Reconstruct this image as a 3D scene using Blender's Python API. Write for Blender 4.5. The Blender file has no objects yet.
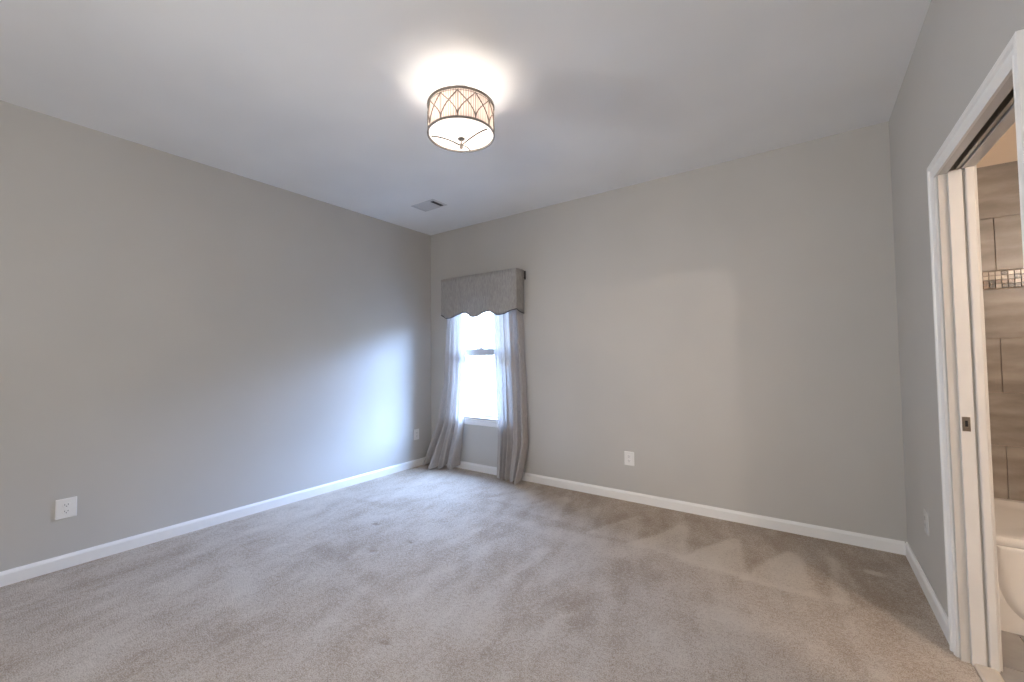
import bpy, bmesh, math, random
import numpy as np
from mathutils import Vector, Matrix
random.seed(4)
S = bpy.context.scene
COL = S.collection
PI = math.pi

# ------------------------------------------------------------------ room dimensions
W, H = 4.184, 2.74          # bedroom width (x), height (z); back wall at y = 0, room runs to -y
YF = -5.10                  # wall behind the camera
WT = 0.09                   # outside wall thickness
XB = 4.284                  # bathroom face of the partition
DY0, DY1, DZ = -1.088, -1.905, 2.012     # bathroom doorway
WX0, WX1, WZ0, WZ1 = 0.385, 1.185, 0.575, 2.02   # bedroom window opening

# ------------------------------------------------------------------ camera
cam_d = bpy.data.cameras.new('camera')
cam = bpy.data.objects.new('camera', cam_d)
COL.objects.link(cam)
YAW, PITCH, ROLL = 0.614773, 0.037674, -0.009971
fw = Vector((-math.sin(YAW) * math.cos(PITCH), math.cos(YAW) * math.cos(PITCH), math.sin(PITCH)))
rt = Vector((math.cos(YAW), math.sin(YAW), 0))
up = rt.cross(fw)
r2 = math.cos(ROLL) * rt + math.sin(ROLL) * up
u2 = -math.sin(ROLL) * rt + math.cos(ROLL) * up
M = Matrix((r2, u2, -fw)).transposed().to_4x4()
M.translation = Vector((3.70947, -3.55308, 1.25053))
cam.matrix_world = M
cam_d.sensor_width = 36.0
cam_d.lens = 417.138 / 1024 * 36.0
cam_d.clip_start = 0.05
S.camera = cam

# ------------------------------------------------------------------ sky
world = bpy.data.worlds.new('sky')
S.world = world
world.use_nodes = True
nt = world.node_tree
bg = nt.nodes['Background']
tcw = nt.nodes.new('ShaderNodeTexCoord')
sep = nt.nodes.new('ShaderNodeSeparateXYZ'); nt.links.new(tcw.outputs['Generated'], sep.inputs[0])
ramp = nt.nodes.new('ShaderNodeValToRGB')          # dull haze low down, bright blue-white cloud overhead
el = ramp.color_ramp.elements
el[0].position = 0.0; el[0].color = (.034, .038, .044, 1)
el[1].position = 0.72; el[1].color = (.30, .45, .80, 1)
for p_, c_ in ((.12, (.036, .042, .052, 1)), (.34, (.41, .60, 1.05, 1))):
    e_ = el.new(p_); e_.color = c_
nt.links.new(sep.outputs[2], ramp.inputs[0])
# brighter sky round the side the sun stands on
def wmath(op, a, b=None):
    m = nt.nodes.new('ShaderNodeMath'); m.operation = op
    for i, v in enumerate((a, b)):
        if v is None: continue
        if isinstance(v, (int, float)): m.inputs[i].default_value = v
        else: nt.links.new(v, m.inputs[i])
    return m.outputs[0]
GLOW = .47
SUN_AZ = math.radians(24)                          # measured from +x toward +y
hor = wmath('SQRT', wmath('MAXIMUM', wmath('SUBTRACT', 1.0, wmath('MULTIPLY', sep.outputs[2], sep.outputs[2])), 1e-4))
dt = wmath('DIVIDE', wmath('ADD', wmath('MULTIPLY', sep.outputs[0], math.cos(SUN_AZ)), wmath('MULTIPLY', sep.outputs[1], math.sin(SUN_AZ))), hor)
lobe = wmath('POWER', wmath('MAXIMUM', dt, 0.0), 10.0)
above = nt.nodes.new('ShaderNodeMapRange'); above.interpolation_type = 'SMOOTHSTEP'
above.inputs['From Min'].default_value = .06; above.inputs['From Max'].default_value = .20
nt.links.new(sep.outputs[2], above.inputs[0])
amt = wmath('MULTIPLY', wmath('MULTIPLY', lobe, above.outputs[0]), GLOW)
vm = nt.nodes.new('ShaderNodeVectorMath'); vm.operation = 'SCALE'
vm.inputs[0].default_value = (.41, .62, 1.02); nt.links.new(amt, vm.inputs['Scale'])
va = nt.nodes.new('ShaderNodeVectorMath'); va.operation = 'ADD'
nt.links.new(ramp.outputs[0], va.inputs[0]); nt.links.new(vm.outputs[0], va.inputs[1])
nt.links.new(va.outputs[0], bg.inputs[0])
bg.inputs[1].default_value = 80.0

# daylight reaches the room through its windows: portals guide the sampling there
def portal(name, loc, rot, sx, sy):
    l = bpy.data.lights.new(name, 'AREA')
    l.shape = 'RECTANGLE'; l.size = sx; l.size_y = sy
    l.cycles.is_portal = True
    o = bpy.data.objects.new(name, l); COL.objects.link(o)
    o.location = loc; o.rotation_euler = rot
    return o
portal('window_daylight', ((WX0 + WX1) / 2, WT + .02, (WZ0 + WZ1) / 2), (-PI / 2, 0, 0), WX1 - WX0, WZ1 - WZ0)

# bathroom vanity lamp, out of frame round the corner of the doorway
def point(name, loc, watts, color, radius):
    l = bpy.data.lights.new(name, 'POINT')
    l.energy = watts; l.color = color; l.shadow_soft_size = radius
    o = bpy.data.objects.new(name, l); COL.objects.link(o); o.location = loc
    return o
point('vanity_lamp', (5.72, -2.93, 2.10), 56, (1.0, .89, .79), .06)

# unseen fill light added behind the camera to raise the room's overall brightness
point('rear_fill', (2.8, -4.7, 1.75), 62, (1.0, .98, .965), .22)

# added fill spot, unseen at rear left, aimed at the far right corner
sl = bpy.data.lights.new('fill_spot', 'SPOT')
sl.energy = 128; sl.color = (1.0, 1.0, 1.0); sl.spot_size = math.radians(82); sl.spot_blend = 1.0; sl.shadow_soft_size = .3
so_ = bpy.data.objects.new('fill_spot', sl); COL.objects.link(so_)
so_.location = (.25, -3.95, 1.7)
so_.rotation_euler = (Vector((4.0, -.5, 1.35)) - Vector((.25, -3.95, 1.7))).to_track_quat('-Z', 'Y').to_euler()

# ------------------------------------------------------------------ colour management
S.view_settings.view_transform = 'Standard'
S.view_settings.look = 'None'
S.view_settings.gamma = 1.0
S.view_settings.use_curve_mapping = False
S.view_settings.exposure = 0.26
S.cycles.use_denoising = True
S.cycles.max_bounces = 14
S.cycles.diffuse_bounces = 8
S.cycles.transparent_max_bounces = 16
S.cycles.transmission_bounces = 10
S.cycles.sample_clamp_indirect = 20.0
S.cycles.caustics_reflective = False
S.cycles.caustics_refractive = False

# ================================================================== helpers
def srgb(r, g, b):
    f = lambda c: (c / 255 / 12.92) if c / 255 <= .04045 else ((c / 255 + .055) / 1.055) ** 2.4
    return (f(r), f(g), f(b), 1)

class NT:
    """small helper around a material's node tree"""
    def __init__(self, name):
        self.m = bpy.data.materials.new(name); self.m.use_nodes = True
        self.t = self.m.node_tree; self.b = self.t.nodes['Principled BSDF']
        self.out = self.t.nodes['Material Output']
    def n(self, typ, **kw):
        x = self.t.nodes.new(typ)
        for k, v in kw.items():
            if k in x.inputs: x.inputs[k].default_value = v
            else: setattr(x, k, v)
        return x
    def l(self, a, b): self.t.links.new(a, b)
    def coord(self, scale=(1, 1, 1)):
        tc = self.n('ShaderNodeTexCoord'); mp = self.n('ShaderNodeMapping')
        mp.inputs['Scale'].default_value = scale
        self.l(tc.outputs['Object'], mp.inputs['Vector'])
        return mp.outputs[0]
    def noise(self, vec, scale, detail=3, rough=.55):
        x = self.n('ShaderNodeTexNoise', Scale=scale, Detail=detail, Roughness=rough)
        self.l(vec, x.inputs['Vector']); return x.outputs['Fac']
    def ramp(self, fac, stops):
        r = self.n('ShaderNodeValToRGB'); e = r.color_ramp.elements
        while len(e) < len(stops): e.new(.5)
        for el, (p, c) in zip(e, stops): el.position = p; el.color = c
        self.l(fac, r.inputs[0]); return r.outputs[0]
    def bump(self, fac, strength, dist=.002):
        b = self.n('ShaderNodeBump', Strength=strength, Distance=dist)
        self.l(fac, b.inputs['Height']); self.l(b.outputs[0], self.b.inputs['Normal'])

def plain(name, col, rough=.5, metal=0.0, bump=0, bscale=60, var=.06):
    t = NT(name); v = t.coord()
    n = t.noise(v, bscale)
    lo = tuple(c * (1 - var) for c in col[:3]) + (1,)
    hi = tuple(min(1, c * (1 + var)) for c in col[:3]) + (1,)
    t.l(t.ramp(n, [(.3, lo), (.7, hi)]), t.b.inputs['Base Color'])
    t.b.inputs['Roughness'].default_value = rough
    t.b.inputs['Metallic'].default_value = metal
    if bump: t.bump(n, bump)
    return t.m

def paint(name, col, rough=.6, bump=.12):
    """rolled wall paint: fine orange-peel bump, very faint mottling"""
    t = NT(name); v = t.coord()
    big = t.noise(v, 1.3, 2)
    lo = tuple(c * .975 for c in col[:3]) + (1,); hi = tuple(c * 1.025 for c in col[:3]) + (1,)
    t.l(t.ramp(big, [(.35, lo), (.65, hi)]), t.b.inputs['Base Color'])
    t.b.inputs['Roughness'].default_value = rough
    t.bump(t.noise(v, 210, 3, .6), bump, .001)
    return t.m

class MB:
    """collects shapes into one mesh"""
    def __init__(self): self.bm = bmesh.new()
    def box(self, a, b, bev=0, mi=0):
        x0, y0, z0 = a; x1, y1, z1 = b
        r = bmesh.ops.create_cube(self.bm, size=1)
        vs = r['verts']
        for v in vs:
            v.co = Vector(((x0 + x1) / 2 + v.co.x * (x1 - x0), (y0 + y1) / 2 + v.co.y * (y1 - y0), (z0 + z1) / 2 + v.co.z * (z1 - z0)))
        fs = list({f for v in vs for f in v.link_faces})
        for f in fs: f.material_index = mi
        if bev:
            es = list({e for v in vs for e in v.link_edges})
            bmesh.ops.bevel(self.bm, geom=es, offset=bev, segments=2, affect='EDGES', profile=.5, clamp_overlap=True)
        return self
    def loft(self, rings, cap0=True, cap1=True, closed=True, smooth=False, mi=0):
        R = [[self.bm.verts.new(p) for p in r] for r in rings]
        n = len(R[0])
        for a, b in zip(R[:-1], R[1:]):
            for i in range(n if closed else n - 1):
                j = (i + 1) % n
                f = self.bm.faces.new((a[i], a[j], b[j], b[i])); f.smooth = smooth; f.material_index = mi
        if cap0: self.bm.faces.new(list(reversed(R[0]))).material_index = mi
        if cap1: self.bm.faces.new(R[-1]).material_index = mi
        return self
    def lathe(self, prof, c=(0, 0, 0), n=48, cap0=True, cap1=True, smooth=True):
        rings = []
        for r, z in prof:
            rings.append([(c[0] + r * math.cos(2 * PI * i / n), c[1] + r * math.sin(2 * PI * i / n), c[2] + z) for i in range(n)])
        return self.loft(rings, cap0, cap1, True, smooth)
    def tube(self, pts, r, n=8, closed=False, smooth=True):
        P = [Vector(p) for p in pts]; rings = []
        k = len(P); prevN = None
        for i in range(k):
            a = P[(i - 1) % k] if (closed or i > 0) else P[i]
            b = P[(i + 1) % k] if (closed or i < k - 1) else P[i]
            t = (b - a).normalized()
            if prevN is None:
                ref = Vector((0, 0, 1)) if abs(t.z) < .9 else Vector((1, 0, 0))
                N = t.cross(ref).normalized()
            else:
                N = (prevN - t * prevN.dot(t)).normalized()
            prevN = N; B = t.cross(N)
            rings.append([P[i] + r * (math.cos(2 * PI * j / n) * N + math.sin(2 * PI * j / n) * B) for j in range(n)])
        if closed: rings.append(rings[0])
        self.loft(rings, not closed, not closed, True, smooth)
        if closed: bmesh.ops.remove_doubles(self.bm, verts=self.bm.verts[:], dist=1e-6)
        return self
    def prism(self, poly, axis, a, b):
        """polygon (list of 2-d points) swept along axis from a to b"""
        def p3(p, t):
            q = [0, 0, 0]; o = [i for i in range(3) if i != axis]
            q[axis] = t; q[o[0]] = p[0]; q[o[1]] = p[1]; return q
        return self.loft([[p3(p, a) for p in poly], [p3(p, b) for p in poly]])
    def build(self, name, mats, parent=None, kind=None):
        bmesh.ops.recalc_face_normals(self.bm, faces=self.bm.faces[:])
        for e in self.bm.edges:
            if len(e.link_faces) == 2 and e.calc_face_angle(0) > .6: e.smooth = False
        me = bpy.data.meshes.new(name); self.bm.to_mesh(me); self.bm.free()
        for m in (mats if isinstance(mats, (list, tuple)) else [mats]): me.materials.append(m)
        o = bpy.data.objects.new(name, me); COL.objects.link(o)
        if parent: o.parent = parent; o.matrix_parent_inverse = parent.matrix_world.inverted()
        if kind: o['kind'] = kind
        return o

def empty(name, loc, rz=0, kind=None):
    o = bpy.data.objects.new(name, None); COL.objects.link(o)
    o.empty_display_size = .05
    o.location = loc; o.rotation_euler = (0, 0, rz)
    o.matrix_world = Matrix.Translation(loc) @ Matrix.Rotation(rz, 4, 'Z')
    if kind: o['kind'] = kind
    return o
def tag(o, label, cat, group=None):
    o['label'] = label; o['category'] = cat
    if group: o['group'] = group
    return o
def lerpk(keys, z):
    """piecewise smooth key table [(z, value)], z descending or ascending"""
    ks = sorted(keys)
    if z <= ks[0][0]: return ks[0][1]
    for (a, va), (b, vb) in zip(ks[:-1], ks[1:]):
        if z <= b:
            t = (z - a) / (b - a); return va + (vb - va) * t
    return ks[-1][1]

# ================================================================== materials
M_wall = paint('greige_wall_paint', (.50, .483, .455))
M_ceil = paint('ceiling_paint', (.81, .815, .82), .8, .2)
M_trim = plain('white_trim_paint', (.80, .79, .775), .35, var=.015, bscale=8)
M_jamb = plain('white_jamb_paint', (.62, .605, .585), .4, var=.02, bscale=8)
M_vinyl = plain('white_window_vinyl', (.82, .83, .84), .35, var=.01, bscale=8)
M_sash = plain('sash_vinyl', (.50, .51, .52), .6, var=.01, bscale=8)
M_plate = plain('white_outlet_plastic', (.80, .79, .77), .3, var=.01, bscale=30)
M_dark = plain('dark_slot', (.012, .012, .014), .6)
M_nickel = plain('brushed_nickel', (.26, .235, .21), .35, 1.0, var=.1, bscale=200)
M_bronze = plain('dark_bronze_metal', (.035, .03, .028), .45, .8)
M_track = plain('aluminium_track', (.55, .53, .50), .4, .9)
M_tub = plain('tub_enamel', (.80, .79, .775), .25, var=.01, bscale=5)
M_thresh = plain('cream_marble_threshold', (.56, .50, .43), .45, var=.06, bscale=12)
M_vent = plain('white_vent_enamel', (.55, .55, .56), .45, var=.01)
M_ground = plain('pale_gravel_yard', (.075, .075, .065), .9, bump=.4, bscale=30, var=.15)
M_leaf = plain('dusty_leaf', (.44, .37, .26), .9, var=.15, bscale=3)
M_bathpaint = paint('beige_bathroom_paint', (.62, .52, .42))
M_grout = plain('tan_grout', (.36, .30, .25), .85, var=.05, bscale=90)
M_void_shade = plain('dark_pocket_void', (.03, .022, .02), .8)  # near-black colour stands for the shade up inside the track slot

def tile_mat(name, a, b, c, stretch=(1.2, 1.2, 3.2), rough=.32):
    t = NT(name); v = t.coord(stretch)
    n1 = t.noise(v, 2.2, 6, .62)
    w = t.n('ShaderNodeTexWave', Scale=1.1, Distortion=9.0, Detail=4.0)
    w.bands_direction = 'Z'; t.l(v, w.inputs['Vector'])
    mx = t.n('ShaderNodeMix'); mx.inputs[0].default_value = .12
    t.l(n1, mx.inputs[2]); t.l(w.outputs['Fac'], mx.inputs[3])
    t.l(t.ramp(mx.outputs[0], [(.25, a), (.5, b), (.72, c)]), t.b.inputs['Base Color'])
    t.b.inputs['Roughness'].default_value = rough
    return t.m
M_tile = tile_mat('taupe_stone_wall_tile', (.17, .148, .13, 1), (.27, .238, .21, 1), (.38, .34, .305, 1))
M_ftile = tile_mat('grey_floor_tile', (.25, .235, .22, 1), (.33, .315, .30, 1), (.40, .385, .37, 1), (2, 2, 2), .4)
M_mos = [plain('mosaic_dark_brown', (.022, .014, .010), .15), plain('mosaic_tan', (.20, .12, .07), .2),
         plain('mosaic_cream', (.62, .55, .46), .2), plain('mosaic_taupe', (.46, .39, .32), .2)]

def glass_mat():
    t = NT('window_glass')
    tr = t.n('ShaderNodeBsdfTransparent'); tr.inputs[0].default_value = (.97, .985, .98, 1)
    gl = t.n('ShaderNodeBsdfGlossy', Roughness=.02)
    lw = t.n('ShaderNodeLayerWeight', Blend=.5)
    p5 = t.n('ShaderNodeMath', operation='POWER'); t.l(lw.outputs['Facing'], p5.inputs[0]); p5.inputs[1].default_value = 5
    fr = t.n('ShaderNodeMath', operation='MULTIPLY_ADD'); t.l(p5.outputs[0], fr.inputs[0]); fr.inputs[1].default_value = .9; fr.inputs[2].default_value = .03
    mx = t.n('ShaderNodeMixShader')
    t.l(fr.outputs[0], mx.inputs[0]); t.l(tr.outputs[0], mx.inputs[1]); t.l(gl.outputs[0], mx.inputs[2])
    t.l(mx.outputs[0], t.out.inputs[0])
    return t.m
M_glass = glass_mat()

def cloth_mat(name, col, sheer, trans, weave=900, slub=.08):
    """woven cloth: part light passing between the threads, part glowing through them"""
    t = NT(name); v = t.coord((1, 1, .25))
    n = t.noise(v, 90, 3)
    lo = tuple(c * (1 - slub) for c in col[:3]) + (1,); hi = tuple(min(1, c * (1 + slub)) for c in col[:3]) + (1,)
    c = t.ramp(n, [(.3, lo), (.7, hi)])
    df = t.n('ShaderNodeBsdfDiffuse'); tl = t.n('ShaderNodeBsdfTranslucent'); tp = t.n('ShaderNodeBsdfTransparent')
    t.l(c, df.inputs[0]); t.l(c, tl.inputs[0])
    m1 = t.n('ShaderNodeMixShader'); m1.inputs[0].default_value = trans
    t.l(df.outputs[0], m1.inputs[1]); t.l(tl.outputs[0], m1.inputs[2])
    if sheer:
        m2 = t.n('ShaderNodeMixShader'); m2.inputs[0].default_value = sheer
        t.l(m1.outputs[0], m2.inputs[1]); t.l(tp.outputs[0], m2.inputs[2]); t.l(m2.outputs[0], t.out.inputs[0])
    else: t.l(m1.outputs[0], t.out.inputs[0])
    return t.m
M_sheer = cloth_mat('sheer_linen', (.47, .435, .41), .05, .17)
M_val = cloth_mat('grey_linen', (.40, .38, .36), 0, .10, slub=.16)
M_cord = plain('charcoal_cord', (.07, .065, .07), .7)

# ================================================================== room shell
wl = MB().box((-WT, YF - WT, -.1), (0, WT, H + .1)).build('wall_left', M_wall, kind='structure')
b = MB()
b.box((0, 0, -.1), (WX0, WT, H + .1)).box((WX1, 0, -.1), (XB, WT, H + .1))
b.box((WX0, 0, -.1), (WX1, WT, WZ0)).box((WX0, 0, WZ1), (WX1, WT, H + .1))
b.build('wall_back', M_wall, kind='structure')
b = MB()
b.box((W, DY0 + .0, -.1), (XB, 0, H + .1)).box((W, YF, -.1), (XB, DY1, H + .1)).box((W, DY1, -.1), (XB, DY0, -.012)).box((W, DY1, DZ + .055), (XB, DY0, H + .1))
b.build('wall_right', M_wall, kind='structure')
b = MB().box((0, YF - WT, -.1), (XB, YF, H + .1))
b.build('wall_front', M_wall, kind='structure')
MB().box((0, YF, H), (W, 0, H + .1)).build('ceiling', M_ceil, kind='structure')

# ---- carpet (the floor): a fine grid, its nap brushed by the vacuum cleaner
def vnoise(x, y, seed):
    """smooth value noise on numpy arrays"""
    rs = np.random.RandomState(seed); T = rs.rand(64, 64)
    xi = np.floor(x).astype(int); yi = np.floor(y).astype(int)
    fx = x - xi; fy = y - yi
    fx = fx * fx * (3 - 2 * fx); fy = fy * fy * (3 - 2 * fy)
    g = lambda i, j: T[i % 64, j % 64]
    return (g(xi, yi) * (1 - fx) + g(xi + 1, yi) * fx) * (1 - fy) + (g(xi, yi + 1) * (1 - fx) + g(xi + 1, yi + 1) * fx) * fy
def fbm(x, y, seed, o=4):
    s = 0; a = .5
    for k in range(o):
        s = s + a * vnoise(x * 2 ** k + 7.3 * k, y * 2 ** k - 3.1 * k, seed + k); a *= .5
    return s / (1 - .5 ** o)
def sstep(a, b, x):
    t = np.clip((x - a) / (b - a), 0, 1); return t * t * (3 - 2 * t)
CX1 = 4.219
def carpet_nap(x, y):
    wx = x + .10 * (fbm(x * 2.2, y * 2.2, 11) - .5); wy = y + .10 * (fbm(x * 2.2, y * 2.2, 31) - .5)
    big = fbm(wx * 1.3, wy * 1.3, 1) - .5
    mid = fbm(wx * 5.5, wy * 3.5, 5) - .5
    stroke = fbm(wx * 9 + wy * 3.5, wy * 1.1 - wx * .4, 8) - .5
    fine = fbm(wx * 16 + wy * 5, wy * 2.2, 18) - .5
    sm = fbm(wx * 11, wy * 8, 44) - .5
    tuft = fbm(wx * 22 + wy * 6, wy * 9 - wx * 3, 61) - .5
    nap = .34 * big + .62 * mid + .46 * stroke + .30 * fine + .50 * sm + .55 * tuft
    # strokes pulled away from the back wall: light wedges with their points toward it
    for ax, ay, by, wd, s in ((1.62, -.16, -.62, .20, .5), (1.95, -.20, -.70, .19, .55), (2.28, -.24, -.72, .15, .5), (2.60, -.28, -.80, .15, .7),
                              (2.925, -.29, -.84, .16, .9), (3.26, -.31, -.86, .17, 1.0), (3.585, -.33, -.87, .17, 1.0)):
        t = np.clip((ay - wy) / (ay - by), 0, 1)
        half = .012 + wd * t
        inside = sstep(.03, -.02, np.abs(wx - ax + .05 * t) - half) * sstep(.0, .05, ay - wy) * sstep(by - .03, by + .03, wy)
        nap += inside * .7 * s
    nap += .62 * sstep(.02, -.02, np.abs(wx - 3.80) - .015 - .02 * np.clip((-.3 - wy) / .5, 0, 1)) * sstep(-.28, -.34, wy) * sstep(-.90, -.82, wy)
    nap += 1.0 * np.exp(-(((x - 3.985) / .05) ** 2 + ((y + .393) / .03) ** 2) ** 2)
    band = sstep(-.86, -.80, wy) * sstep(1.3, 2.6, wx)
    nap -= .30 * band
    # light and dark sweeps in the middle of the room
    for (x0, y0, x1, y1, wd, s) in ((1.72, -1.62, 1.75, -1.12, .05, .28), (1.95, -1.75, 1.98, -1.2, .06, .22), (1.5, -.95, 2.6, -.9, .09, .16),
                                    (2.3, -1.7, 2.28, -1.15, .05, .25), (.5, -2.3, 1.4, -2.6, .09, .2), (2.9, -1.35, 3.6, -1.25, .10, .18),
                                    (1.0, -2.0, 1.8, -2.05, .08, -.2), (2.6, -1.9, 2.7, -1.5, .09, -.2), (.35, -1.3, .8, -1.25, .07, -.18)):
        dx, dy = x1 - x0, y1 - y0; L = math.hypot(dx, dy)
        u = ((wx - x0) * dx + (wy - y0) * dy) / L; vv = np.abs((wx - x0) * -dy + (wy - y0) * dx) / L
        nap += s * sstep(wd, wd * .3, vv) * sstep(-.06, .06, u) * sstep(L + .06, L - .06, u)
    return nap
MB().box((0, YF, -.1), (W, 0, -.02)).build('floor_base', M_grout, kind='structure')
def carpet():
    st = .018
    nx = int(CX1 / st) + 1; ny = int(-YF / st) + 1
    xs = np.linspace(0, CX1, nx); ys = np.linspace(YF, 0, ny)
    X, Y = np.meshgrid(xs, ys)
    nap = carpet_nap(X, Y)
    rs = np.random.RandomState(3)
    Z = .0015 * nap + .0011 * (rs.rand(ny, nx) - .5)
    for (dx, dy) in ((1.372, -1.83), (1.47, -1.606), (1.017, -1.542), (2.153, -2.342)):      # furniture dents
        g = np.exp(-(((X - dx) / .022) ** 2 + ((Y - dy) / .016) ** 2)); Z -= .008 * g; nap -= .9 * g
    co = np.stack([X, Y, Z], -1).reshape(-1, 3)
    i = np.arange(nx * ny).reshape(ny, nx)
    q = np.stack([i[:-1, :-1], i[:-1, 1:], i[1:, 1:], i[1:, :-1]], -1).reshape(-1, 4)
    me = bpy.data.meshes.new('floor')
    me.vertices.add(len(co)); me.vertices.foreach_set('co', co.ravel())
    me.loops.add(q.size); me.loops.foreach_set('vertex_index', q.ravel())
    me.polygons.add(len(q)); me.polygons.foreach_set('loop_start', np.arange(0, q.size, 4))
    me.polygons.foreach_set('loop_total', np.full(len(q), 4)); me.polygons.foreach_set('use_smooth', np.ones(len(q), bool))
    at = me.attributes.new('nap', 'FLOAT', 'POINT'); at.data.foreach_set('value', np.clip(nap * .5 + .5, 0, 1).ravel().astype(np.float32))
    me.update(calc_edges=True); me.validate()
    t = NT('greige_carpet'); v = t.coord()
    a = t.n('ShaderNodeAttribute', attribute_name='nap')
    f1 = t.noise(v, 190, 2, .7); f2 = t.noise(v, 55, 3, .6)
    def mad(x, k, add):
        m = t.n('ShaderNodeMath', operation='MULTIPLY_ADD'); t.l(x, m.inputs[0]); m.inputs[1].default_value = k
        if isinstance(add, float): m.inputs[2].default_value = add
        else: t.l(add, m.inputs[2])
        return m.outputs[0]
    pile = mad(f1, 3.0, mad(f2, 1.3, mad(a.outputs['Fac'], 1.7, -2.42)))
    t.l(t.ramp(pile, [(.0, (.315, .236, .172, 1)), (1.0, (.60, .525, .445, 1))]), t.b.inputs['Base Color'])
    t.b.inputs['Roughness'].default_value = 1.0
    t.b.inputs['Specular IOR Level'].default_value = .1
    t.b.inputs['Sheen Weight'].default_value = .15
    t.bump(pile, .7, .004)
    me.materials.append(t.m)
    o = bpy.data.objects.new('floor', me); COL.objects.link(o); o['kind'] = 'structure'
    return o
carpet()

# ---- baseboards: eased top edge
def base_profile(h=.080, t=.014):
    return [(0, 0), (t, 0), (t, h - .018), (t - .003, h - .010), (t - .007, h - .004), (t - .009, h), (0, h)]
def baseboard(name, axis, sgn, off, a, b):
    pts = [(off + sgn * p, z) for p, z in base_profile()]
    MB().prism(pts, axis, a, b).build(name, M_trim, kind='structure')
baseboard('baseboard_left', 1, 1, 0, YF, 0)
baseboard('baseboard_back', 0, -1, 0, .014, W - .014)
baseboard('baseboard_right', 1, -1, W, -1.018, 0)
baseboard('baseboard_front', 0, 1, YF, .014, W)

# ---- window of the back wall (double hung)
win = empty('window_1', ((WX0 + WX1) / 2, .07, WZ0), kind='structure')
def frame_rect(x0, x1, z0, z1, y0, y1, w, bev=.003, wb=None, wt=None):
    wb = w if wb is None else wb; wt = w if wt is None else wt
    b = MB()
    b.box((x0, y0, z0), (x0 + w, y1, z1), bev).box((x1 - w, y0, z0), (x1, y1, z1), bev)
    b.box((x0 + w, y0, z0), (x1 - w, y1, z0 + wb), bev).box((x0 + w, y0, z1 - wt), (x1 - w, y1, z1), bev)
    return b
frame_rect(WX0, WX1, WZ0, WZ1, .018, .086, .022).build('window_frame', M_vinyl, win)
ZM = 1.305
lo = frame_rect(WX0 + .022, WX1 - .022, WZ0 + .012, ZM + .034, .026, .050, .026, wb=.028, wt=.068).build('lower_sash', M_sash, win)
upp = frame_rect(WX0 + .022, WX1 - .022, ZM - .03, WZ1 - .02, .054, .080, .026, wb=.05).build('upper_sash', M_sash, win)
MB().box((WX0 + .046, .036, WZ0 + .036), (WX1 - .046, .040, ZM - .03)).build('pane', M_glass, lo)
MB().box((WX0 + .046, .065, ZM + .018), (WX1 - .046, .069, WZ1 - .044)).build('pane', M_glass, upp)
lk = MB().box((.74, .020, ZM + .034), (.80, .053, ZM + .041), .002)
lk.lathe([(.015, 0), (.015, .008), (.010, .013)], (.765, .036, ZM + .041), 16)
lk.box((.755, .015, ZM + .046), (.80, .027, ZM + .053), .002)
lk.build('sash_lock', M_sash, win)
st = MB()
st.prism([(.018, WZ0 - .002), (.018, WZ0 + .018), (-.020, WZ0 + .018), (-.026, WZ0 + .014), (-.028, WZ0 + .008), (-.026, WZ0 + .002), (-.020, WZ0 - .002)], 0, WX0 - .045, WX1 + .045)
st.build('stool', M_vinyl, win)
ap = MB()
ap.prism([(0, WZ0 - .002), (-.016, WZ0 - .002), (-.018, WZ0 - .02), (-.013, WZ0 - .03), (-.013, WZ0 - .066), (-.008, WZ0 - .075), (0, WZ0 - .075)], 0, WX0 - .03, WX1 + .03)
ap.build('apron', M_vinyl, win)


# ---- yard outside
MB().box((-40, .5, -.5), (40, 60, -.4)).build('ground', M_ground, kind='structure')

# ================================================================== bathroom doorway
door = empty('door_1', (W, (DY0 + DY1) / 2, 0), kind='structure')
CW = .072      # casing width
def casing_profile(o, i, x):
    """cross-section from outer edge o to inner edge i (both y or z), on wall face x, facing -x"""
    s = 1 if i > o else -1
    L = abs(i - o)
    pr = [(0, 0), (0, .019), (.010, .021), (.020, .019), (.026, .013), (.044, .012), (.050, .015), (.060, .012), (L, .009), (L, 0)]
    return [(o + s * a, x - d) for a, d in pr]
b = MB()
yo, yi = DY0 + .070, DY0 + .020
zo, zi = 2.060, DZ - .012
prL = casing_profile(yo, yi, W)
# mitred far leg, head and near leg
def swept(profs):
    MBx = MB(); MBx.loft(profs); return MBx
far_ = [[(x, y, 0) for (y, x) in prL], []]
ny_o, ny_i = DY1 - .072, DY1 - .006
pts = casing_profile(0, CW, W)
def ring(kind):
    out = []
    for a, x in pts:
        t = a / CW
        if kind == 0: out.append((x, yo + (yi - yo) * t, -.0))
        if kind == 1: out.append((x, yo + (yi - yo) * t, zo + (zi - zo) * t))
        if kind == 2: out.append((x, ny_o + (ny_i - ny_o) * t, zo + (zi - zo) * t))
        if kind == 3: out.append((x, ny_o + (ny_i - ny_o) * t, -.0))
    return out
MB().loft([ring(0), ring(1)]).build('casing_leg', M_trim, door)
MB().loft([ring(1), ring(2)]).build('casing_head', M_trim, door)
MB().loft([ring(2), ring(3)]).build('casing_leg', M_trim, door)
# far jamb: flat strike board, shadow cove, rounded stop
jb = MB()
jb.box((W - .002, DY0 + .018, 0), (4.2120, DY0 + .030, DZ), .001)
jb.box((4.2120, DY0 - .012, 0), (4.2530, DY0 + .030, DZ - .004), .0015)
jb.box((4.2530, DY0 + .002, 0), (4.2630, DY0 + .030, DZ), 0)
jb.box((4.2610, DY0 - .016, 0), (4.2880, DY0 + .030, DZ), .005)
jb.build('jamb', M_jamb, door)
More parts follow.
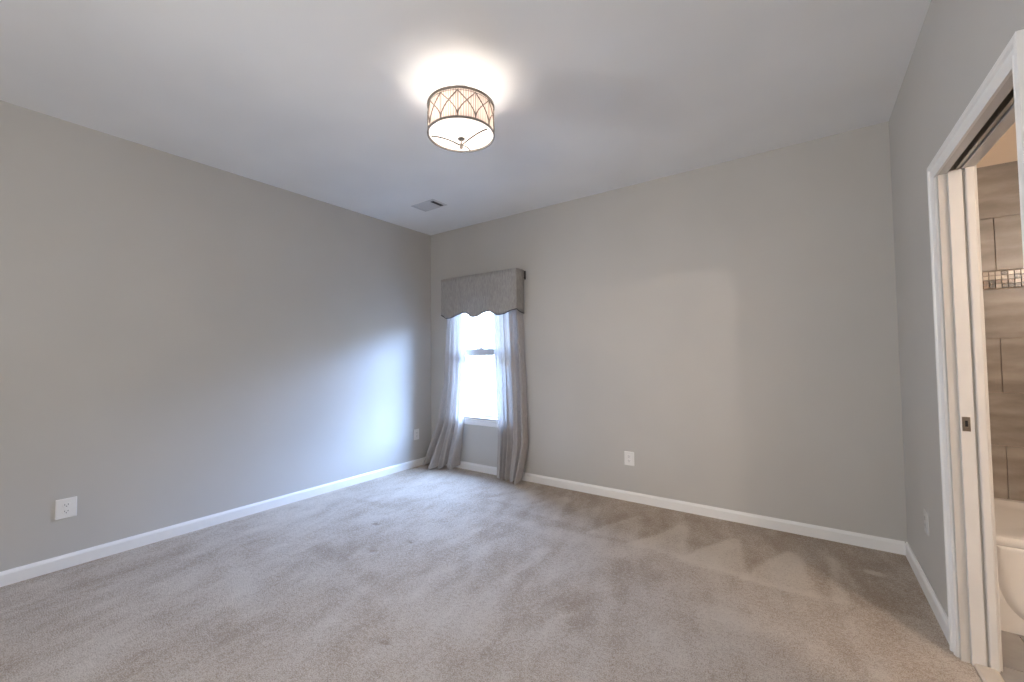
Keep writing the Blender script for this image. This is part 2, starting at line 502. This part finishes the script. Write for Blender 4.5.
# near jamb: split, with the pocket the door slides into between the two halves
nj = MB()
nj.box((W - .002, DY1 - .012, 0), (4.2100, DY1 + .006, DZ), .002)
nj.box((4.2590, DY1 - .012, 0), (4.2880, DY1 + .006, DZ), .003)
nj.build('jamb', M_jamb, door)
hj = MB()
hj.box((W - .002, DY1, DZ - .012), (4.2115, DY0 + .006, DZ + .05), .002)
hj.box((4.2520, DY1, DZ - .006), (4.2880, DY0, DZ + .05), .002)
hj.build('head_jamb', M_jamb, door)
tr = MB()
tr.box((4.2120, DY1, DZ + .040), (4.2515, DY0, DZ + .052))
tr.build('track_void', M_void_shade, door)
tk = MB()
tk.box((4.2360, DY1, DZ - .002), (4.2475, DY0 - .004, DZ + .038), .001)
tk.build('track', M_track, door)
sp = MB()
sp.box((4.2175, DY0 - .0132, .930), (4.2410, DY0 - .0118, .988), .0005)
o = sp.build('strike_plate', M_nickel, door)
sh = MB().box((4.2255, DY0 - .0138, .949), (4.2335, DY0 - .0130, .973), .0003)
sh.build('strike_hole', M_dark, o)
bc = MB()
bc.box((4.2840, DY0 + .0, 0), (4.2980, DY0 + .058, DZ + .06), .003)
bc.box((4.2840, DY1 - .058, 0), (4.2980, DY1 - .0, DZ + .06), .003)
bc.box((4.2840, DY1, DZ), (4.2980, DY0, DZ + .06), .003)
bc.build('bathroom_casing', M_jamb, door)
# stone threshold between carpet and tile
MB().prism([(4.2170, -.01), (4.2170, .007), (4.2250, .012), (4.2750, .012), (4.2830, .006), (4.2830, -.01)], 1, DY1 + .006, DY0 - .012).build('trim_1', M_thresh, kind='structure')

# ---- a belt of trees closing the yard
def tree_belt():
    rs = random.Random(21); b = MB()
    for k in range(46):
        x = -26 + k * 1.35 + rs.uniform(-.5, .5); y = 13 + rs.uniform(-1.2, 1.6); h = rs.uniform(4.6, 6.8)
        b.tube([(x, y, -.5), (x + rs.uniform(-.2, .2), y, h * .45), (x + rs.uniform(-.4, .4), y, h * .8)], rs.uniform(.07, .14), 6)
        for c in range(7):
            cx, cy, cz = x + rs.uniform(-.9, .9), y + rs.uniform(-.9, .9), rs.uniform(.5, h - .8); R_ = rs.uniform(.6, 1.1)
            for q in range(70):
                d = Vector((rs.gauss(0, 1), rs.gauss(0, 1), rs.gauss(0, 1))).normalized() * R_ * rs.uniform(.5, 1)
                p = Vector((cx, cy, cz)) + d; sz = rs.uniform(.10, .2)
                u_ = Vector((rs.gauss(0, 1), rs.gauss(0, 1), rs.gauss(0, 1))).normalized(); v_ = u_.orthogonal().normalized()
                vs = [b.bm.verts.new(p + sz * (a * u_ + e * v_)) for a, e in ((-1, 0), (0, -.5), (1, 0), (0, .5))]
                b.bm.faces.new(vs)
    o = b.build('tree_belt', M_leaf, kind='stuff')
    tag(o, 'pale row of trees outside, faint through the bright window', 'trees')
tree_belt()

# ================================================================== bathroom beyond the doorway
BX1, BY1, BH = 6.05, -3.3, 2.62
bw = MB().box((XB, 0, 0), (BX1 + .1, .1, BH)).build('wall_bathroom', M_bathpaint, kind='structure')
MB().box((BX1, BY1 - .1, 0), (BX1 + .1, 0, BH)).build('wall_bathroom_side', M_bathpaint, kind='structure')
MB().box((XB, BY1 - .1, 0), (BX1, BY1, BH)).build('wall_bathroom_front', M_bathpaint, kind='structure')
MB().box((XB, BY1, BH), (BX1, 0, BH + .1)).build('ceiling_bathroom', M_ceil, kind='structure')
g = MB().box((XB, -.004, .40), (BX1, .0, 2.33)).build('tile_grout', M_grout, bw)
tl = MB(); GR = .003
courses = [(.40, .72, 4.61), (.72, 1.02, 4.31), (1.02, 1.327, 4.61), (1.327, 1.61, 4.31), (1.715, 2.022, 4.61), (2.022, 2.33, 4.31)]
for z0, z1, j in courses:
    x = j - .60
    while x < BX1:
        a, c = max(x + GR / 2, XB + .001), min(x + .60 - GR / 2, BX1 - .001)
        if c - a > .01: tl.box((a, -.010, z0 + GR / 2), (c, -.003, z1 - GR / 2), .0012)
        x += .60
tl.build('wall_tile', M_tile, bw)
mo = MB(); rs = random.Random(8)
z0, n = 1.614, 4; s = .0245
for r in range(n):
    for k in range(int((BX1 - XB) / s)):
        x = XB + .002 + k * s
        mi = rs.choices([0, 1, 2, 3], [.24, .26, .25, .25])[0]
        mo.box((x + .0012, -.010, z0 + r * s + .0012), (x + s - .0012, -.0035, z0 + (r + 1) * s - .0012), .0006, mi)
for f in mo.bm.faces: pass
mosaic = mo.build('mosaic_band', M_mos, bw)
fl = MB().box((XB, BY1, -.1), (BX1, 0, -.002)).build('floor_bathroom', M_grout, kind='structure')
ft = MB()
yy = -.745; row = 0
while yy > BY1:
    x = XB - .45 + (.22 if row % 2 else 0)
    while x < BX1:
        a, c = max(x + .002, XB), min(x + .598, BX1)
        if c - a > .01: ft.box((a, max(yy - .298, BY1), -.003), (c, yy - .002, .004), .0012)
        x += .60
    yy -= .30; row += 1
ft.box((XB, -.745, -.003), (BX1, -.0, .003))
ft.build('floor_tile', M_ftile, fl)

# ---- bathtub
def rrect(x0, x1, y0, y1, r, z, n=8):
    out = []
    for cx, cy, a0 in ((x1 - r, y1 - r, 0), (x0 + r, y1 - r, PI / 2), (x0 + r, y0 + r, PI), (x1 - r, y0 + r, 1.5 * PI)):
        for k in range(n + 1):
            a = a0 + PI / 2 * k / n
            out.append((cx + r * math.cos(a), cy + r * math.sin(a), z))
    return out
TX0, TX1, TY0, TY1, TZ = 4.302, 5.80, -.742, -.012, .425
tub = empty('bathtub', ((TX0 + TX1) / 2, TY0, 0))
tag(tub, 'white bathtub with curved apron panel beyond the doorway', 'bathtub')
b = MB()
b.loft([rrect(TX0, TX1, TY0 + .012, TY1, .004, .004), rrect(TX0, TX1, TY0 + .012, TY1, .004, TZ - .045), rrect(TX0, TX1, TY0 + .004, TY1, .006, TZ - .040),
        rrect(TX0, TX1, TY0, TY1, .006, TZ - .030), rrect(TX0, TX1, TY0, TY1, .006, TZ - .012), rrect(TX0 + .004, TX1 - .004, TY0 + .005, TY1 - .004, .010, TZ - .003), rrect(TX0 + .012, TX1 - .012, TY0 + .014, TY1 - .012, .014, TZ),
        rrect(TX0 + .32, TX1 - .10, TY0 + .085, TY1 - .07, .22, TZ - .001), rrect(TX0 + .335, TX1 - .115, TY0 + .10, TY1 - .085, .21, TZ - .012),
        rrect(TX0 + .40, TX1 - .22, TY0 + .14, TY1 - .12, .18, .16), rrect(TX0 + .46, TX1 - .27, TY0 + .18, TY1 - .16, .14, .11)], True, True, True, True)
sh_ = b.build('shell', M_tub, tub)
# raised panel on the apron, ends rounded like a racetrack
def vr(d, y, n=14):
    x0, x1, z0, z1, rx, rz, out = PX0 + d, PX1 - d, PZ0 + d, PZ1 - d, .12 - d, .19 - d, []
    for cx, sx in ((x1 - rx, 1), (x0 + rx, -1)):
        arc = [(cx + sx * rx * math.sin(PI / 2 * k / n), z0 + rz - rz * math.cos(PI / 2 * k / n)) for k in range(n + 1)]
        top = (cx + sx * rx, z1)
        out += [top] + arc[::-1] if sx > 0 else arc + [top]
    return [(p[0], y, p[1]) for p in out]
b = MB()
PX0, PX1, PZ0, PZ1 = TX0 + .079, TX1 - .082, .055, .382
b.loft([vr(0, TY0 + .0125), vr(.006, TY0 + .0085), vr(.014, TY0 + .0035), vr(.022, TY0 + .0012), vr(.034, TY0 + .0005)], True, True, True, True)
b.build('apron_panel', M_tub, tub)

# ================================================================== ceiling light
LX, LY = 2.195, -1.872
LR, LZ0, LZ1 = .181, 2.468, 2.622
lamp = empty('ceiling_light', (LX, LY, H))
tag(lamp, 'lit drum ceiling light with metal lattice over a pleated shade', 'ceiling light')
M_frame = plain('antique_silver', (.27, .24, .21), .5, .6, var=.12, bscale=60)
def shade_mat():
    t = NT('pleated_string_shade')
    tc = t.n('ShaderNodeTexCoord'); sx = t.n('ShaderNodeSeparateXYZ'); t.l(tc.outputs['Object'], sx.inputs[0])
    at = t.n('ShaderNodeMath', operation='ARCTAN2'); t.l(sx.outputs[1], at.inputs[0]); t.l(sx.outputs[0], at.inputs[1])
    ml = t.n('ShaderNodeMath', operation='MULTIPLY'); t.l(at.outputs[0], ml.inputs[0]); ml.inputs[1].default_value = 84.0
    sn = t.n('ShaderNodeMath', operation='SINE'); t.l(ml.outputs[0], sn.inputs[0])
    ma = t.n('ShaderNodeMath', operation='MULTIPLY_ADD'); t.l(sn.outputs[0], ma.inputs[0]); ma.inputs[1].default_value = .5; ma.inputs[2].default_value = .5
    c = t.ramp(ma.outputs[0], [(.1, (.50, .43, .395, 1)), (.6, (.79, .72, .68, 1))])
    df = t.n('ShaderNodeBsdfDiffuse'); tr = t.n('ShaderNodeBsdfTranslucent'); t.l(c, df.inputs[0]); t.l(c, tr.inputs[0])
    mx = t.n('ShaderNodeMixShader'); mx.inputs[0].default_value = .72
    t.l(df.outputs[0], mx.inputs[1]); t.l(tr.outputs[0], mx.inputs[2]); t.l(mx.outputs[0], t.out.inputs[0])
    return t.m
def diffuser_mat():
    t = NT('lit_frosted_glass')
    tr = t.n('ShaderNodeBsdfTranslucent'); tr.inputs[0].default_value = (.9, .88, .85, 1)
    em = t.n('ShaderNodeEmission'); em.inputs[0].default_value = (1, .96, .9, 1); em.inputs[1].default_value = .12
    ad = t.n('ShaderNodeAddShader'); t.l(tr.outputs[0], ad.inputs[0]); t.l(em.outputs[0], ad.inputs[1]); t.l(ad.outputs[0], t.out.inputs[0])
    return t.m
C = (LX, LY, 0)
MB().lathe([(.034, H - .001), (.036, H - .008), (.033, H - .022), (.022, H - .030), (.012, H - .034)], C, 40).build('canopy', M_vinyl, lamp)
MB().lathe([(.008, LZ0 - .022), (.008, H - .030)], C, 12).build('stem', M_frame, lamp)
sd = MB().lathe([(LR - .006, LZ0 + .004), (LR - .006, LZ1 - .004)], (0, 0, 0), 96, False, False)
sd.lathe([(LR - .009, LZ1 - .004), (LR - .009, LZ0 + .004)], (0, 0, 0), 96, False, False)
o = sd.build('shade', shade_mat()); o.location = (LX, LY, 0)
o.parent = lamp; o.matrix_parent_inverse = lamp.matrix_world.inverted()
def circ(r, z, n=72): return [(LX + r * math.cos(2 * PI * i / n), LY + r * math.sin(2 * PI * i / n), z) for i in range(n)]
for z in (LZ0, LZ1):
    b = MB(); rp = [(LR - .004, z - .005), (LR + .003, z - .005), (LR + .004, z), (LR + .003, z + .005), (LR - .004, z + .005)]
    rings = [[(LX + r * math.cos(2 * PI * i / 72), LY + r * math.sin(2 * PI * i / 72), zz) for i in range(72)] for r, zz in rp + rp[:1]]
    b.loft(rings, False, False, True, True); bmesh.ops.remove_doubles(b.bm, verts=b.bm.verts[:], dist=1e-6)
    b.build('rim', M_frame, lamp)
b = MB(); NP = 12; ph = YAW + PI / 2 + PI + .02
for k in range(NP):
    a0 = ph + 2 * PI * k / NP
    P = lambda a, z: (LX + (LR - .001) * math.cos(a), LY + (LR - .001) * math.sin(a), z)
    zt, zb = LZ1 - .012, LZ0 + .006
    b.tube([P(a0, zt - .0), P(a0, zb)], .0014, 5)
    for s in (-1, 1):
        b.tube([P(a0 + s * 2 * PI / NP * math.sin(PI / 2 * (i / 14)) ** 1.15, zt + (zb - zt) * i / 14) for i in range(15)], .0030, 6)
b.tube(circ(LR - .001, LZ1 - .014), .0014, 5, True)
b.build('lattice', M_frame, lamp)
MB().lathe([(.004, LZ0 - .012), (.06, LZ0 - .0105), (.12, LZ0 - .006), (LR - .006, LZ0 + .002), (LR - .006, LZ0 + .005), (.12, LZ0 - .003), (.06, LZ0 - .0075), (.004, LZ0 - .009)], C, 72, False, False).build('diffuser', diffuser_mat(), lamp)
SAG = .050
for a in (math.radians(216), math.radians(10), math.radians(114)):
    pts_ = []
    for i in range(13):
        t = i / 12; r = .008 + (LR * .90 - .008) * t
        pts_.append((LX + r * math.cos(a), LY + r * math.sin(a), LZ0 - .004 - SAG * (1 - t) ** 1.7))
    MB().tube(pts_, .0034, 6).build('diffuser_arm', M_bronze, lamp)
MB().lathe([(.004, LZ0 - SAG + .002), (.004, LZ0 - .026), (.017, LZ0 - .024), (.020, LZ0 - .019), (.012, LZ0 - .015), (.006, LZ0 - .011)], C, 24).build('nut', M_frame, lamp)
MB().lathe([(.003, LZ0 - SAG - .026), (.009, LZ0 - SAG - .022), (.011, LZ0 - SAG - .015), (.008, LZ0 - SAG - .009), (.012, LZ0 - SAG - .005), (.013, LZ0 - SAG), (.006, LZ0 - SAG + .004)], C, 24).build('finial', M_frame, lamp)
def bulb_mat():
    t = NT('lit_bulb'); t.b.inputs['Base Color'].default_value = (1, .95, .88, 1)
    t.b.inputs['Emission Color'].default_value = (1, .90, .81, 1); t.b.inputs['Emission Strength'].default_value = 62
    return t.m
MBULB = bulb_mat()
for k in range(3):
    a = .6 + 2 * PI * k / 3
    q = (LX + .085 * math.cos(a), LY + .085 * math.sin(a), 0)
    soc = MB().lathe([(.012, LZ0 + .012), (.014, LZ0 + .016), (.014, LZ0 + .040)], q, 16)
    soc.tube([(LX, LY, LZ0 + .014), (q[0], q[1], LZ0 + .014)], .005, 6)
    so = soc.build('socket', M_frame, lamp)
    MB().lathe([(.010, LZ0 + .040), (.018, LZ0 + .050), (.024, LZ0 + .066), (.022, LZ0 + .080), (.012, LZ0 + .091), (.002, LZ0 + .094)], q, 20).build('bulb', MBULB, so)

# ================================================================== ceiling vent
vent = empty('ceiling_vent', (.73, -.72, H))
tag(vent, 'white rectangular air vent in the ceiling near the corner', 'vent')
vx0, vx1, vy0, vy1 = .575, .885, -.815, -.622
b = MB(); fwid = .024
outer = [(vx0, vy0), (vx1, vy0), (vx1, vy1), (vx0, vy1)]
inner = [(vx0 + fwid, vy0 + fwid), (vx1 - fwid, vy0 + fwid), (vx1 - fwid, vy1 - fwid), (vx0 + fwid, vy1 - fwid)]
b.loft([[(x, y, H) for x, y in outer], [(x, y, H - .003) for x, y in outer], [(x, y, H - .0065) for x, y in inner], [(x, y, H) for x, y in inner]], False, False)
b.build('frame', M_vent, vent)
MB().box((inner[0][0], inner[0][1], H - .0052), (inner[1][0], inner[2][1], H - .0042)).build('duct_shade', M_dark, vent)  # flat dark plate in place of the shade behind the louvers
xs_end = vx1 - fwid - .046
MB().box((xs_end - .006, inner[0][1], H - .0075), (xs_end, inner[2][1], H - .002)).build('divider', M_vent, vent)
MB().box((vx0 + fwid + .024, inner[0][1], H - .0118), (vx0 + fwid + .030, inner[2][1], H - .002)).build('divider', M_vent, vent)
ns = 8
for k in range(ns):
    y = inner[0][1] + (k + .5) * (inner[2][1] - inner[0][1]) / ns
    MB().prism([(y - .012, H - .0052), (y - .0105, H - .0052), (y + .010, H - .0118), (y + .0085, H - .0118)], 0, vx0 + fwid + .030, xs_end - .006).build('louver', M_vent, vent)
for k in range(3):
    x = vx0 + fwid + .002 + k * .009
    MB().prism([(x - .002, H - .0118), (x - .0005, H - .0118), (x + .008, H - .0052), (x + .0065, H - .0052)], 1, inner[0][1], inner[2][1]).build('louver', M_vent, vent)
# ================================================================== outlets
def make_outlet(loc, rz, label, duplex=True, pw=.078, phh=.122, mat=None):
    """built facing -y with its back on y = 0, then turned to its wall"""
    mat = mat or M_plate
    e = empty('wall_outlet', (0, 0, 0)); tag(e, label, 'outlet')
    b = MB(); r = .004
    def fr_(w, h, y, rr): return [(p[0], y, p[1]) for p in [(q[0], q[1]) for q in rrect(-w / 2, w / 2, -h / 2, h / 2, rr, 0, 4)]]
    b.loft([fr_(pw, phh, 0, .004), fr_(pw, phh, -.003, .004), fr_(pw - .004, phh - .004, -.0055, .004), fr_(pw - .010, phh - .010, -.0065, .003)], False, True, True, False)
    b.build('cover_plate', mat, e)
    for s in (1, -1):
        c = s * .0195
        rb = MB(); ring_ = lambda w, h, y: [(p[0], y, p[1] + c) for p in [(q[0], q[1]) for q in rrect(-w / 2, w / 2, -h / 2, h / 2, .011, 0, 6)]]
        rb.loft([ring_(.034, .028, -.0060), ring_(.034, .028, -.0075), ring_(.032, .026, -.0082)], False, True)
        f = rb.build('receptacle', mat, e)
        sl = MB().box((-.0085, -.0086, c - .001), (-.0062, -.0080, c + .008)).box((.0062, -.0086, c), (.0085, -.0080, c + .0075))
        sl.prism([(.0026 * math.cos(a * PI / 6), c - .0065 + .0026 * math.sin(a * PI / 6)) for a in range(12)], 1, -.0086, -.0080)
        sl.build('slot', M_dark, f)
    sc = MB(); sc.prism([(.003 * math.cos(a * PI / 6), .003 * math.sin(a * PI / 6)) for a in range(12)], 1, -.0075, -.0062)
    sc.build('screw', mat, e)
    e.location = loc; e.rotation_euler = (0, 0, rz)
    return e
M_gplate = plain('painted_over_plate', (.56, .55, .53), .45, var=.01, bscale=30)
make_outlet((0, -3.021, .357), PI / 2, 'white outlet on the bluish left wall, the one far from the curtains', pw=.092, phh=.118)
make_outlet((0, -.233, .366), PI / 2, 'small white outlet on the left wall beside the curtain hem', pw=.080, phh=.122)
make_outlet((2.430, 0, .362), 0, 'white outlet low on the back wall right of the curtains', pw=.086, phh=.118)
make_outlet((W, -.578, .388), -PI / 2, 'pale outlet low on the narrow wall left of the doorway', pw=.080, phh=.118, mat=M_gplate)

# ================================================================== window dressing
VX0, VX1, VD = .313, 1.360, .14
val = empty('valance', ((VX0 + VX1) / 2, 0, 2.14))
tag(val, 'grey linen box valance with scalloped lower edge above the window', 'valance')
def scallop(u):
    """height of the lower edge along the front, u in metres from the left corner"""
    k = [(0, 1.730), (.095, 1.688), (.36, 1.738), (.475, 1.684), (.68, 1.732), (.815, 1.682), (1.047, 1.728)]
    for (a, za), (b, zb) in zip(k[:-1], k[1:]):
        if u <= b:
            t = (u - a) / (b - a); return za + (zb - za) * (.5 - .5 * math.cos(PI * t))
    return k[-1][1]
path = []
N1, N2 = 12, 96
for i in range(N1): path.append((VX0, -.004 - (VD - .004) * i / N1))
for i in range(N2 + 1): path.append((VX0 + (VX1 - VX0) * i / N2, -VD))
for i in range(1, N1 + 1): path.append((VX1, -VD + (VD - .004) * i / N1))
def low(i):
    if i < N1: return scallop(0) - .034 * math.sin(PI / 2 * (N1 - i) / N1)
    if i > N1 + N2: return scallop(1.047) - .034 * math.sin(PI / 2 * (i - N1 - N2) / N1)
    return scallop((i - N1) / N2 * (VX1 - VX0))
b = MB(); NV = 10; grid = []
for j in range(NV + 1):
    row = []
    for i, (x, y) in enumerate(path):
        z = 2.140 + (low(i) - 2.140) * j / NV
        dx = dy = 0
        if N1 <= i <= N1 + N2: dy = .004 * math.sin(i * .55) * (j / NV) + .003 * math.sin(i * .21 + 1)* (j / NV)
        row.append(b.bm.verts.new((x, y + dy, z)))
    grid.append(row)
for j in range(NV):
    for i in range(len(path) - 1):
        f = b.bm.faces.new((grid[j][i], grid[j][i + 1], grid[j + 1][i + 1], grid[j + 1][i])); f.smooth = True
cordpts = [tuple(v.co) for v in grid[-1]]
o = b.build('skirt', M_val, val)
sm = o.modifiers.new('thickness', 'SOLIDIFY'); sm.thickness = .004; sm.offset = -1
MB().tube(cordpts, .0045, 6).build('cord_trim', M_cord, val)
MB().box((VX0 + .005, -VD + .006, 2.120), (VX1 - .005, -.002, 2.136)).build('mounting_board', M_val, val)

rod = empty('curtain_rod', ((VX0 + VX1) / 2, -.075, 2.06))
tag(rod, 'dark curtain rod whose bracket peeks out beside the valance', 'curtain rod')
b = MB().tube([(VX0 + .012, -.082, 2.045), (VX1 - .012, -.082, 2.045)], .008, 10); b.build('rod', M_bronze, rod)
for x in (VX0 - .022, VX1 + .008):
    b = MB().box((x, -.010, 2.040), (x + .014, 0, 2.128), .002)
    xr = VX0 + .02 if x < 1 else VX1 - .02
    b.tube([(x + .007, -.006, 2.06), (x + .007, -.004 - .02, 2.055)], .004, 8)
    b.build('bracket', M_bronze, rod)

def curtain(label, le, re, yc, amp, nf, seed, hem_fn):
    NS, NZ = 220, 90
    rs = random.Random(seed)
    zs = [2.035 * (1 - (j / NZ) ** .9) + .006 for j in range(NZ + 1)]
    b = MB(); g = []
    phs = [rs.uniform(0, 6.28) for _ in range(4)]
    for z in zs:
        row = []
        xl, xr = lerpk(le, z), lerpk(re, z); y0 = lerpk(yc, z); A = lerpk(amp, z)
        for i in range(NS + 1):
            s = i / NS
            sw = s + .035 * math.sin(2 * PI * s * 1.5 + phs[0]) + .012 * math.sin(z * 2.1 + phs[1])
            w = math.sin(2 * PI * nf * sw + phs[2])
            w = math.copysign(abs(w) ** .8, w)
            w2 = .35 * math.sin(2 * PI * nf * 2.3 * sw + phs[3] + .6 * z)
            y = y0 + A * (w + w2)
            x = xl + (xr - xl) * (s + .018 * math.cos(2 * PI * nf * sw + phs[2]))
            hx, hy = hem_fn(s, z)
            e = max(0, 1 - (s if label.find('left of') > 0 else 1 - s) / .10)       # outer edge turned back to the wall
            y += (-.024 - y) * e * min(1, z / .6)
            x = min(max(x + hx, .012), 1.47)
            y = min(y + hy, -.034 if .44 < z < .64 else -.022)
            lift = .020 * (w + 1) * max(0, 1 - z / .35)          # hem rises between the folds that rest on the carpet
            row.append(b.bm.verts.new((x, y, z + lift)))
        g.append(row)
    for j in range(NZ):
        for i in range(NS):
            f = b.bm.faces.new((g[j][i], g[j][i + 1], g[j + 1][i + 1], g[j + 1][i])); f.smooth = True
    o = b.build('curtain', M_sheer)
    tag(o, label, 'curtain')
    return o
def hemL(s, z):
    t = max(0, 1 - z / .45) ** 1.6
    return (.05 * t * math.exp(-((s - .45) / .15) ** 2), -.10 * t * math.exp(-((s - .36) / .20) ** 2) + .03 * t * s)
def hemR(s, z):
    t = max(0, 1 - z / .40) ** 1.6
    return (0, -.07 * t * math.exp(-((s - .9) / .22) ** 2) + .02 * t * (1 - s))
curtain('sheer linen curtain left of the window, its hem flared toward the corner',
        [(2.04, .335), (1.7, .315), (.97, .262), (.5, .18), (.2, .07), (.01, .012)], [(2.04, .585), (1.7, .60), (1.1, .585), (.5, .566), (.01, .49)],
        [(2.04, -.060), (1.0, -.062), (.5, -.075), (.01, -.115)], [(2.04, .020), (1.0, .021), (.4, .034), (.01, .052)], 4.0, 3, hemL)
curtain('sheer linen curtain right of the window, hanging past the sill',
        [(2.04, .975), (1.7, .985), (1.3, 1.004), (.8, 1.026), (.4, 1.05), (.01, 1.045)], [(2.04, 1.342), (1.7, 1.352), (1.3, 1.372), (.8, 1.395), (.4, 1.412), (.01, 1.385)],
        [(2.04, -.062), (1.0, -.066), (.4, -.078), (.01, -.095)], [(2.04, .021), (1.0, .021), (.4, .032), (.01, .048)], 5.2, 9, hemR)
